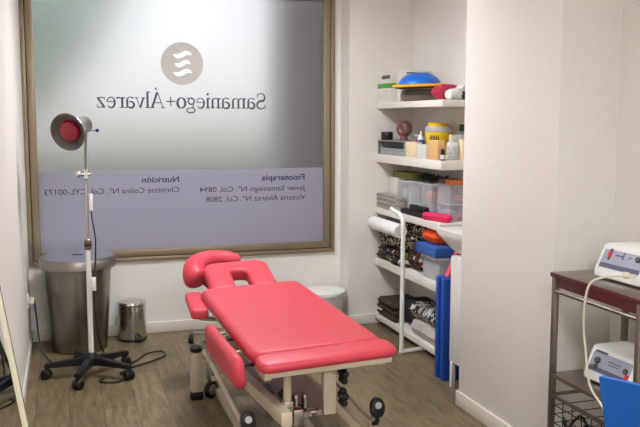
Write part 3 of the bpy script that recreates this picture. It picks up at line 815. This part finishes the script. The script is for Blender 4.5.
t = thing('ribbed_jar', 'white ribbed plastic jar near the end of the second shelf', 'jar', (2.437, 4.85, z))
c = (2.437, 4.85, z); pr = []
for i in range(13): pr += [(.043 if i % 2 else .0405, .006+i*.0066)]
obj('body', lathe(bm_new(), [(.036, 0)]+pr+[(.034, .093), (0, .093)], c, 36), 'clear2', t)
obj('lid', lathe(bm_new(), [(.034, .092), (.036, .095), (.034, .112), (.02, .118), (0, .119)], c, 30), 'white', t)
carton('cream_packet', 2.478, 2.515, 4.79, 4.84, z, z+.135, 'creamc', 'narrow cream packet at the near end of the second shelf')
carton('grey_carton', 2.50, 2.60, 4.845, 4.94, z, z+.16, 'greybox', 'grey blue carton behind the narrow cream packet', bev=.002)
b = carton('small_carton', 2.478, 2.56, 4.945, 4.985, z, z+.162, 'offw', 'white carton with grey print between the bucket and the ribbed jar')
t = thing('green_top_carton', 'tall pale carton with a dark green top behind the ribbed jar', 'box', (2.575, 4.99, z))
obj('carton', box(2.565, 2.62, 4.945, 5.0, z, z+.185, .002), 'tinted', t)
obj('lid', box(2.562, 2.623, 4.942, 5.003, z+.186, z+.232, .002), 'dgreen', t)

# --- middle shelf
z = .931
for k in range(3):
    zz = z+k*.037
    t = thing('flat_case', ['lowest', 'middle', 'uppermost'][k]+' grey flat case in the stack at the far end of the middle shelf', 'case', (2.45, 5.72, zz), 0, 'grey flat cases on the middle shelf')
    obj('case_body', box(2.328, 2.405, 5.53, 5.92, zz, zz+.034, .004), 'greybox', t)
    obj('seam', box(2.3265, 2.3285, 5.535, 5.915, zz+.022, zz+.027, 0), 'blackm' if k == 2 else 'greydark', t)
def clearbox(name, x0, x1, y0, y1, z0, z1, label, cont=None):
    t = thing(name, label, 'storage box', ((x0+x1)/2, (y0+y1)/2, z0), 0, 'clear storage boxes on the middle shelf')
    b = box(x0, x1, y0, y1, z0, z0+.004, 0); h = z1-z0
    for q in ((x0, x0+.003, y0, y1), (x1-.003, x1, y0, y1), (x0+.003, x1-.003, y0, y0+.003), (x0+.003, x1-.003, y1-.003, y1)): bx(b, *q, z0+.004, z1-.014)
    obj('box_body', b, 'clear', t)
    obj('lid', box(x0-.004, x1+.004, y0-.004, y1+.004, z1-.014, z1, .003), 'clear2', t)
    if cont:
        for (m, fx0, fx1, fy0, fy1, fz0, fz1) in cont:
            X = lambda f: x0+.006+f*(x1-x0-.012); Y = lambda f: y0+.006+f*(y1-y0-.012); Z = lambda f: z0+.006+f*(h-.028)
            obj('contents', slab(X(fx0), X(fx1), Y(fy0), Y(fy1), Z(fz0), Z(fz1), .002, 20, 2, e=.015), m, t)
    return t
clearbox('storage_box', 2.42, 2.60, 5.475, 5.72, z, z+.225, 'clear storage box beside the stack of grey flat cases', [('tinted', .05, .95, .05, .5, 0, .45), ('offw', .1, .9, .5, .95, 0, .8)])
carton('card_box', 2.43, 2.60, 5.735, 5.895, z, z+.235, 'offw', 'white card box standing behind the grey flat cases')
clearbox('storage_box', 2.40, 2.60, 5.26, 5.455, z, z+.235, 'clear empty-looking storage box behind the two black cases', [('offw', .05, .95, .1, .9, 0, .35)])
clearbox('storage_box', 2.40, 2.60, 5.065, 5.245, z, z+.235, 'clear storage box with a salmon packet inside, middle shelf', [('salmon', .02, .6, .2, .8, .5, .85), ('tinted', .05, .95, .1, .9, 0, .35)])
clearbox('storage_box', 2.435, 2.60, 4.86, 5.055, z, z+.118, 'lower clear storage box behind the pink case', [('pinkc', .45, .95, .05, .6, 0, .5), ('tinted', .05, .4, .1, .9, 0, .7)])
clearbox('storage_box', 2.435, 2.60, 4.86, 5.055, z+.119, z+.245, 'upper clear storage box stacked at the near end, middle shelf', [('salmon', .35, .95, .05, .5, 0, .45)])
carton('olive_box', 2.44, 2.58, 5.48, 5.86, z+.236, z+.282, 'olive', 'olive green flat box lying on the clear storage box')
b = bm_new(); random.seed(4)
for k in range(9):
    cx, cy = 2.48+random.uniform(-.04, .04), 5.26+random.uniform(-.11, .11); pts = []
    for i in range(9):
        a = 2*math.pi*i/8; r_ = random.uniform(.03, .07)
        pts.append((cx+r_*math.cos(a)*.8, cy+r_*math.sin(a)*1.4, z+.242+random.uniform(0, .045)))
    tube(b, smooth_path(pts, 4), .0045, 6)
bx(b, 2.45, 2.53, 5.34, 5.43, z+.236, z+.285, .006)
solo('cable_tangle', b, 'black', 'tangle of black cables on top of the clear storage boxes', 'cables')
carton('dark_red_box', 2.44, 2.56, 4.935, 5.05, z+.246, z+.276, 'dred', 'dark red flat box on the upper clear storage box')
carton('orange_box', 2.425, 2.56, 4.862, 4.922, z+.246, z+.276, 'orangec', 'small orange box beside the dark red flat box')
solo('glasses_case', box(2.335, 2.392, 5.06, 5.46, z, z+.036, .006), 'blackm', 'lower flat black case at the front of the middle shelf', 'case', 'black cases on the middle shelf')
solo('glasses_case', box(2.345, 2.392, 5.09, 5.33, z+.037, z+.075, .008), 'blackm', 'upper black case stacked on the longer black case', 'case', 'black cases on the middle shelf')
t = thing('pencil_case', 'bright pink rounded zip case at the front of the middle shelf', 'case', (2.36, 4.93, z))
obj('shell', pad(.066, .262, .052, .032, .024, .002, TR(2.374, 4.925, z, 0, 0, 18)), 'pinkc', t)
b = bm_new(); prism(b, rrect(.0675, .2635, .033), .025, .028, 0, 1, TR(2.374, 4.925, z, 0, 0, 18)); obj('zip', b, 'dred', t)

# --- fourth shelf
z = .531
t = thing('patterned_cloth', 'folded cream and black patterned cloth on the fourth shelf', 'cloth', (2.45, 5.7, z+.1))
obj('fold', slab(2.345, 2.61, 5.42, 5.91, z+.116, z+.172, .012, 9, 1, e=.03), 'fab1', t)
obj('fold', slab(2.335, 2.61, 5.40, 5.91, z+.168, z+.225, .012, 9, 2, e=.03), 'fab1', t)
t = thing('dark_patterned_cloth', 'dark folk print cloth at the bottom of the fabric pile', 'cloth', (2.45, 5.7, z))
obj('fold', slab(2.315, 2.61, 5.38, 5.915, z, z+.055, .010, 9, 4, e=.025), 'fab2', t)
obj('fold', slab(2.33, 2.61, 5.40, 5.91, z+.05, z+.105, .010, 9, 6, e=.025), 'fab2', t)
solo('rolled_cloth', slab(2.36, 2.61, 5.16, 5.385, z, z+.15, .014, 8, 9, e=.07), 'fab2', 'dark rolled folk print cloth beside the white plastic box', 'cloth')
solo('bundled_cloth', slab(2.39, 2.615, 5.17, 5.56, z+.23, z+.325, .014, 10, 11, e=.045), 'fab1', 'bundle of black and cream cloth at the top of the fabric pile', 'cloth')
t = thing('paper_roll', 'big white paper roll lying on the fabric pile at the front', 'paper roll', (2.29, 5.6, z+.225))
c = (2.292, 5.345, z+.278)
obj('paper', lathe(bm_new(), [(.018, 0), (.048, 0), (.050, .003), (.050, .545), (.048, .548), (.018, .548)], c, 36, (0, 1, 0)), 'paper', t)
obj('core', lathe(bm_new(), [(.014, -.001), (.019, -.001), (.019, .549), (.014, .549), (.014, -.001)], c, 24, (0, 1, 0), closed=False), 'greybox', t)
obj('spiral_edge', lathe(bm_new(), [(.030, -.0008), (.033, -.0008), (.033, .001), (.030, .001), (.030, -.0008)], c, 30, (0, 1, 0), closed=False), 'greybox', t)
t = thing('plastic_box', 'white translucent plastic box under the blue cushion', 'storage box', (2.46, 4.95, z))
obj('box_body', box(2.345, 2.60, 4.82, 5.08, z, z+.148, .008), 'clear2', t)
obj('lid', box(2.336, 2.608, 4.812, 5.088, z+.148, z+.166, .005), 'white', t)
solo('blue_cushion', pad(.285, .325, .072, .012, .010, .001, TR(2.447, 4.965, z+.167)), 'bluelid', 'thick blue foam block on the translucent plastic box', 'cushion')
t = thing('orange_pouch', 'bright orange soft pouch lying on the blue foam block', 'pouch', (2.44, 4.99, z+.24))
obj('pouch_body', slab(2.345, 2.57, 4.89, 5.10, z+.241, z+.336, .004, 8, 3, e=.045), 'orange', t)

# --- lowest shelf
z = .081
t = thing('folded_towel', 'dark brown folded towel at the far end of the lowest shelf', 'towel', (2.46, 5.74, z))
for k in range(3): obj('fold', slab(2.328, 2.61, 5.55, 5.905, z+k*.046, z+k*.046+.050, .006, 9, k+3, e=.026), 'brownt', t)
obj('care_label', box(2.328, 2.337, 5.80, 5.845, z+.045, z+.058, .001), 'white', t)
solo('dark_bag', slab(2.40, 2.61, 5.30, 5.54, z, z+.22, .014, 7, 5, e=.08), 'blackm', 'dark rumpled bag between the towel and the zebra blanket', 'bag')
solo('folded_sheet', slab(2.332, 2.60, 4.80, 5.27, z, z+.115, .006, 7, 2, e=.05), 'sheet', 'pale grey folded sheet under the zebra blanket', 'sheet')
solo('zebra_blanket', slab(2.338, 2.615, 4.81, 5.285, z+.118, z+.228, .016, 8, 7, e=.05), 'zebra', 'black and white zebra print blanket on the pale sheet', 'blanket')

# ------------------------------------------------------------------ white tube rail, mat and basin beside the shelves
t = thing('tube_rail', 'white bent tube rail standing on the floor before the shelves', 'rail', (2.182, 5.05, 0))
obj('rail_tube', tube(bm_new(), bend([(2.182, 5.05, .016), (2.182, 5.05, .955), (2.182, 5.26, .985)], .07, 8), .0155, 14), 'whitep', t)
obj('foot_bar', tube(bm_new(), bend([(2.172, 5.05, .0165), (2.40, 5.08, .0165)], .01), .016, 14), 'whitep', t)
t = thing('folded_mat', 'blue folded exercise mat standing on end beside the basin', 'mat', (2.36, 4.50, 0))
for k in range(4):
    y0 = 4.425+.035*k
    obj('panel', box(2.185+(.012 if k % 2 else 0), 2.53, y0, y0+.0335, 0, .64, .008, 3), 'blue', t)
solo('coral_cloth', prism(bm_new(), [(2.235, .0), (2.40, .0), (2.335, .165), (2.305, .165)], -.02, .02, .008, 2, Matrix.Translation((0, 4.50, .642)) @ Matrix.Rotation(R(90), 4, 'X')), 'pinkcl', 'coral pink cloth wedge on top of the blue folded mat', 'cloth')
t = thing('washbasin', 'white washbasin on a narrow cabinet half hidden by the wall block', 'washbasin', (2.4, 4.25, .22))
obj('cabinet', box(2.19, 2.625, 4.045, 4.345, .155, .80, .004), 'whitep', t)
# bowl: rim box and curved underside facing left
b = bm_new()
pr = [(2.15, .948), (2.15, .925), (2.158, .905), (2.175, .87), (2.19, .84), (2.21, .815), (2.24, .80), (2.625, .80), (2.625, .948)]
va = [b.verts.new((x_, 4.04, z_)) for x_, z_ in pr]
vb = [b.verts.new((x_ + (max(0, (.948-z_))*.15), 4.47-max(0, (.93-z_))*1.0, z_)) for x_, z_ in pr]
b.faces.new(va); b.faces.new(vb[::-1])
for i in range(len(pr)):
    j = (i+1) % len(pr); b.faces.new([va[i], va[j], vb[j], vb[i]])
obj('basin', b, 'whitep', t)
b = box(2.148, 2.625, 4.042, 4.475, .944, .956, .004); obj('rim', b, 'whitep', t)
for (x_, y_) in ((2.20, 4.315), (2.60, 4.315), (2.20, 4.07), (2.60, 4.07)):
    obj('leg', box(x_-.013, x_+.013, y_-.013, y_+.013, 0, .156, .002), 'whitep', t)

# ------------------------------------------------------------------ equipment trolley
CX0, CX1, CY0, CY1 = 1.986, 2.372, 2.42, 2.985
ct = thing('equipment_trolley', 'steel and maroon equipment trolley in the corner of the wall block', 'trolley', ((CX0+CX1)/2, (CY0+CY1)/2, 0))
for (x_, y_) in ((CX0, CY1), (CX0, CY0), (CX1, CY1), (CX1, CY0)):
    sx = 1 if x_ == CX0 else -1; sy = 1 if y_ == CY0 else -1
    g = obj('leg', box(min(x_, x_+sx*.024), max(x_, x_+sx*.024), min(y_, y_+sy*.024), max(y_, y_+sy*.024), .055, .94, .003), 'cartm', ct)
    cxx, cyy = x_+sx*.012, y_+sy*.012
    obj('caster', lathe(bm_new(), [(.008, -.01), (.026, -.01), (.029, -.005), (.029, .005), (.026, .01), (.008, .01)], (cxx, cyy, .029), 20, (1, 0, 0)), 'black', g)
obj('top_shelf', box(CX0-.004, CX1+.004, CY0-.004, CY1+.004, .938, .955, .003), 'cartm', ct)
obj('drawer_front', box(CX0+.006, CX0+.02, CY0+.03, CY1-.045, .893, .937, .002), 'maroon', ct)
obj('edge_band', box(CX0-.006, CX0-.003, CY0-.004, CY1+.004, .936, .955, .0005), 'maroon', ct)
obj('front_rail', cyl(bm_new(), (CX0+.010, CY0+.012, .875), (CX0+.010, CY1-.012, .875), .0085), 'cartm', ct)
obj('middle_shelf', box(CX0+.002, CX1-.002, CY0+.002, CY1-.002, .496, .512, .003), 'cartm', ct)
b = bm_new()
for q in ((CX0+.003, CX0+.015, CY0, CY1), (CX1-.015, CX1-.003, CY0, CY1)): bx(b, *q, .408, .422, .002)
for q in ((CX0+.015, CX1-.015, CY0+.003, CY0+.015), (CX0+.015, CX1-.015, CY1-.015, CY1-.003)): bx(b, *q, .408, .422, .002)
obj('lower_rail', b, 'cartm', ct)
b = bm_new()
for zz in (.37, .33, .29, .25): 
    for q in (((CX0+.02, CY0+.02), (CX0+.02, CY1-.02)), ((CX1-.02, CY0+.02), (CX1-.02, CY1-.02)), ((CX0+.02, CY0+.02), (CX1-.02, CY0+.02)), ((CX0+.02, CY1-.02), (CX1-.02, CY1-.02))):
        cyl(b, (*q[0], zz), (*q[1], zz), .0022, 6)
for i in range(9):
    y_ = CY0+.02+(CY1-CY0-.04)*i/8
    cyl(b, (CX0+.02, y_, .25), (CX0+.02, y_, .408), .0022, 6); cyl(b, (CX0+.02, y_, .25), (CX1-.02, y_, .25), .0022, 6); cyl(b, (CX1-.02, y_, .25), (CX1-.02, y_, .408), .0022, 6)
obj('wire_basket', b, 'blackm', ct)
b = bm_new()
for k, (cy_, rr) in enumerate(((2.86, .055), (2.72, .06), (2.60, .05))):
    pts = [(2.05+.02*k+rr*.9*math.cos(2*math.pi*i/20), cy_+rr*1.2*math.sin(2*math.pi*i/20), .275+.03*math.sin(3*2*math.pi*i/20+k)+.03) for i in range(21)]
    tube(b, pts, .006, 8)
solo('coiled_lead', b, 'black', 'coiled black lead lying in the wire basket of the trolley', 'cable')

def console(name, label, x, y, z, rz, w, d, h, knobs):
    """w along the front, d deep, front face sloping back; local front looks towards -x"""
    t = thing(name, label, 'medical device', (x, y, z), rz)
    prof = [(0, .006), (.006, 0), (d-.006, 0), (d, .006), (d, h-.03), (d-.03, h-.004), (d-.06, h), (.062, h), (.050, h-.006), (.002, .030)]
    b = bm_new(); n_ = len(prof)
    def ring(yy, k): return [b.verts.new((d/2+(px_-d/2)*k, yy, h/2+(pz_-h/2)*k+.0)) for px_, pz_ in prof]
    rs = [ring(-w/2, .90), ring(-w/2+.006, .965), ring(-w/2+.018, 1), ring(w/2-.018, 1), ring(w/2-.006, .965), ring(w/2, .90)]
    for p_, q_ in zip(rs, rs[1:]):
        for i in range(n_): b.faces.new([p_[i], p_[(i+1) % n_], q_[(i+1) % n_], q_[i]])
    b.faces.new(rs[0]); b.faces.new(rs[-1][::-1])
    for v in b.verts: v.co.z = max(v.co.z, 0)+.006
    obj('housing', b, 'whitep', t, local=True)
    f = Vector((.002, 0, .036)); g = Vector((.050, 0, h)); sl = (g-f); ln = sl.length; up_ = sl.normalized(); nx = Vector((-up_.z, 0, up_.x))
    pm = Matrix.Translation(f) @ Matrix((( 0, up_.x, nx.x, 0), (1, 0, 0, 0), (0, up_.z, nx.z, 0), (0, 0, 0, 1)))
    # panel frame: X along the front (towards +y), Y up the slope, Z out
    obj('front_panel', prism(bm_new(), [(a*1, c_) for a, c_ in rrect(w-.052, ln-.030, .008)], -.002, .0015, 0, 1, pm @ Matrix.Translation((0, ln/2-.002, 0))), 'panelg', t, local=True)
    obj('dark_strip', bx(bm_new(), -(w/2-.03), w/2-.03, .016, .034, .0008, .0025, 0, 1, pm), 'paneld', t, local=True)
    for (m, kx, ky, r1, hh) in knobs:
        k = bm_new(); lathe(k, [(r1, 0), (r1, hh*.7), (r1*.85, hh), (0, hh)], (0, 0, 0), 24); bmesh.ops.transform(k, matrix=pm @ Matrix.Translation((kx, ky, .001)), verts=k.verts)
        obj('knob', k, m, t, local=True)
    b = bm_new()
    for (sx, sy) in ((.02, -w/2+.03), (.02, w/2-.03), (d-.02, -w/2+.03), (d-.02, w/2-.03)): cyl(b, (sx, sy, 0), (sx, sy, .012), .009, 12)
    obj('rubber_feet', b, 'navy', t, local=True)
    return t, pm
t, pm = console('therapy_console', 'white therapy console on top of the steel trolley', 2.095, 2.705, .955, 3, .285, .26, .135,
    [('greydark', -.085, .074, .012, .010), ('panelg', -.02, .074, .014, .002)])
b = bm_new(); bx(b, .070, .083, .050, .098, .001, .004, .001, 1, pm); obj('warning_light', b, 'greydark', t, local=True)
b = bm_new(); prism(b, rrect(.017, .026, .007), .003, .006, 0, 1, pm @ Matrix.Translation((.0765, .074, 0))); obj('red_button', b, 'red', t, local=True)
b = bm_new(); bx(b, -.045, .045, .071, .077, .001, .0022, 0, 1, pm); bx(b, -.004, .004, .060, .090, .001, .0022, 0, 1, pm); obj('scale_mark', b, 'paneld', t, local=True)
t2, pm2 = console('therapy_console', 'white therapy console on the middle shelf of the trolley', 2.085, 2.735, .512, 3, .285, .26, .14,
    [('greydark', .075, .062, .014, .012), ('greydark', .075, .036, .010, .010), ('greydark', -.09, .060, .012, .008)])
b = bm_new(); bx(b, .035, .105, .094, .104, .001, .003, 0, 1, pm2); bx(b, -.06, .02, .070, .074, .001, .003, 0, 1, pm2); bx(b, -.05, .01, .058, .062, .001, .003, 0, 1, pm2); obj('print_line', b, 'paneld', t2, local=True)
b = bm_new(); bx(b, -.115, -.095, .03, .05, .001, .003, 0, 1, pm2); obj('red_button', b, 'red', t2, local=True)
# thin tube from the upper console down to the basket
t = thing('suction_tube', 'thin cream tube hanging from the upper console down the trolley', 'tube', (2.06, 2.75, .955))
obj('hose', tube(bm_new(), smooth_path([(2.10, 2.60, 1.005), (2.06, 2.585, 1.01), (1.99, 2.63, 1.0), (1.948, 2.665, .97), (1.942, 2.686, .90), (1.942, 2.69, .80), (1.943, 2.673, .70), (1.944, 2.64, .57), (1.946, 2.56, .51), (1.952, 2.53, .47)], 8), .0048, 10), 'tube', t)
obj('valve', lathe(bm_new(), [(.008, -.014), (.013, -.010), (.013, .010), (.008, .014)], (2.05, 2.588, 1.01), 16, (.8, -.3, -.1)), 'tube', t)

# ------------------------------------------------------------------ blue chair in the near corner
CHM = TR(1.592, 1.742, .008, 0, 0, -68) @ Matrix.Translation((-1.70, -2.01, 0))
ch = thing('blue_chair', 'blue plastic chair half in view beside the trolley', 'chair', (1.70, 1.79, 0))
def CO(name, bm, m):
    bm.transform(CHM); return obj(name, bm, m, ch)
def shell(w0, w1, z0, z1, y0, y1, th, k=8):
    bm = bm_new(); cols = []
    for s_ in (0, 1):
        g = []
        for j in range(k+1):
            v_ = j/k; row = []
            for i in range(k+1):
                u_ = i/k*2-1; w_ = w0+(w1-w0)*v_
                row.append(bm.verts.new((u_*w_/2, y0+(y1-y0)*v_-.02*u_*u_+s_*th, z0+(z1-z0)*v_)))
            g.append(row)
        cols.append(g)
    a_, b_ = cols
    for j in range(k):
        for i in range(k):
            bm.faces.new([a_[j][i], a_[j][i+1], a_[j+1][i+1], a_[j+1][i]]); bm.faces.new([b_[j][i], b_[j+1][i], b_[j+1][i+1], b_[j][i+1]])
    for i in range(k):
        bm.faces.new([a_[0][i], b_[0][i], b_[0][i+1], a_[0][i+1]]); bm.faces.new([a_[k][i], a_[k][i+1], b_[k][i+1], b_[k][i]])
        bm.faces.new([a_[i][0], a_[i+1][0], b_[i+1][0], b_[i][0]]); bm.faces.new([a_[i][k], b_[i][k], b_[i+1][k], a_[i+1][k]])
    return bm
b = shell(.40, .46, .50, .858, .02, -.035, .020); bmesh.ops.transform(b, matrix=TR(1.70, 2.01, 0), verts=b.verts); CO('backrest', b, 'bluech')
CO('seat', pad(.43, .42, .03, .05, .012, -.004, TR(1.70, 2.24, .425)), 'bluech')
for (x_, y_) in ((1.525, 2.05), (1.875, 2.05), (1.525, 2.41), (1.875, 2.41)):
    CO('leg', cyl(bm_new(), (x_, y_, 0), (x_, y_, .43), .012), 'red')
for x_ in (1.49, 1.91): CO('back_support', tube(bm_new(), smooth_path([(x_+(.05 if x_ < 1.7 else -.05), 2.07, .44), (x_, 2.06, .52), (x_+(.02 if x_ < 1.7 else -.02), 2.035, .70)], 4), .011), 'red')

# ------------------------------------------------------------------ lamps, sky, camera
for k, (x_, y_, lb) in enumerate(((1.02, 4.75, 'square ceiling light panel nearest the window'), (.6, -.7, 'added unseen ceiling light panel behind the camera that evens the light'), (.75, 1.9, 'middle square ceiling light panel of the three'))):  # second panel is added, unseen, to flatten the light on camera-facing walls
    t = thing('ceiling_light', lb, 'ceiling light', (x_, y_, 2.70), 0, 'square ceiling panels')
    b = framebm(x_-.31, x_+.31, 0, .62, .02, -.05, 0); bmesh.ops.transform(b, matrix=Matrix.Translation((0, y_+.31, 2.70)) @ Matrix.Rotation(R(90), 4, 'X') @ Matrix.Translation((0, 0, 0)), verts=b.verts)
    obj('frame', b, 'white', t)
    obj('diffuser', box(x_-.295, x_+.295, y_-.295, y_+.295, 2.712, 2.722, 0), ('lamp', 'lamp2', 'lamp3')[k], t)

w = bpy.data.worlds.new('sky'); SC.world = w; w.use_nodes = True
w.node_tree.nodes['Background'].inputs[0].default_value = (.96, .98, 1, 1); w.node_tree.nodes['Background'].inputs[1].default_value = 1.08

cam = bpy.data.cameras.new('camera'); co = bpy.data.objects.new('camera', cam); COL.objects.link(co)
cam.sensor_width = 36; cam.lens = 813.97/640*36; cam.clip_start = .02
psi, tau, roll = .305176506, .113929612, .00192918515
cy_, sy_, ct_, st_ = math.cos(psi), math.sin(psi), math.cos(tau), math.sin(tau)
fw = Vector((sy_*ct_, cy_*ct_, -st_)); rt = Vector((cy_, -sy_, 0)); up = rt.cross(fw)
r2 = rt*math.cos(roll)+up*math.sin(roll); u2 = up*math.cos(roll)-rt*math.sin(roll)
co.matrix_world = Matrix(((r2.x, u2.x, -fw.x, 0), (r2.y, u2.y, -fw.y, 0), (r2.z, u2.z, -fw.z, 1.6), (0, 0, 0, 1)))
SC.camera = co
SC.view_settings.view_transform = 'Standard'; SC.view_settings.look = 'None'; SC.view_settings.gamma = 1
SC.view_settings.exposure = 0
SC.cycles.max_bounces = 10; SC.cycles.transmission_bounces = 8; SC.cycles.transparent_max_bounces = 16
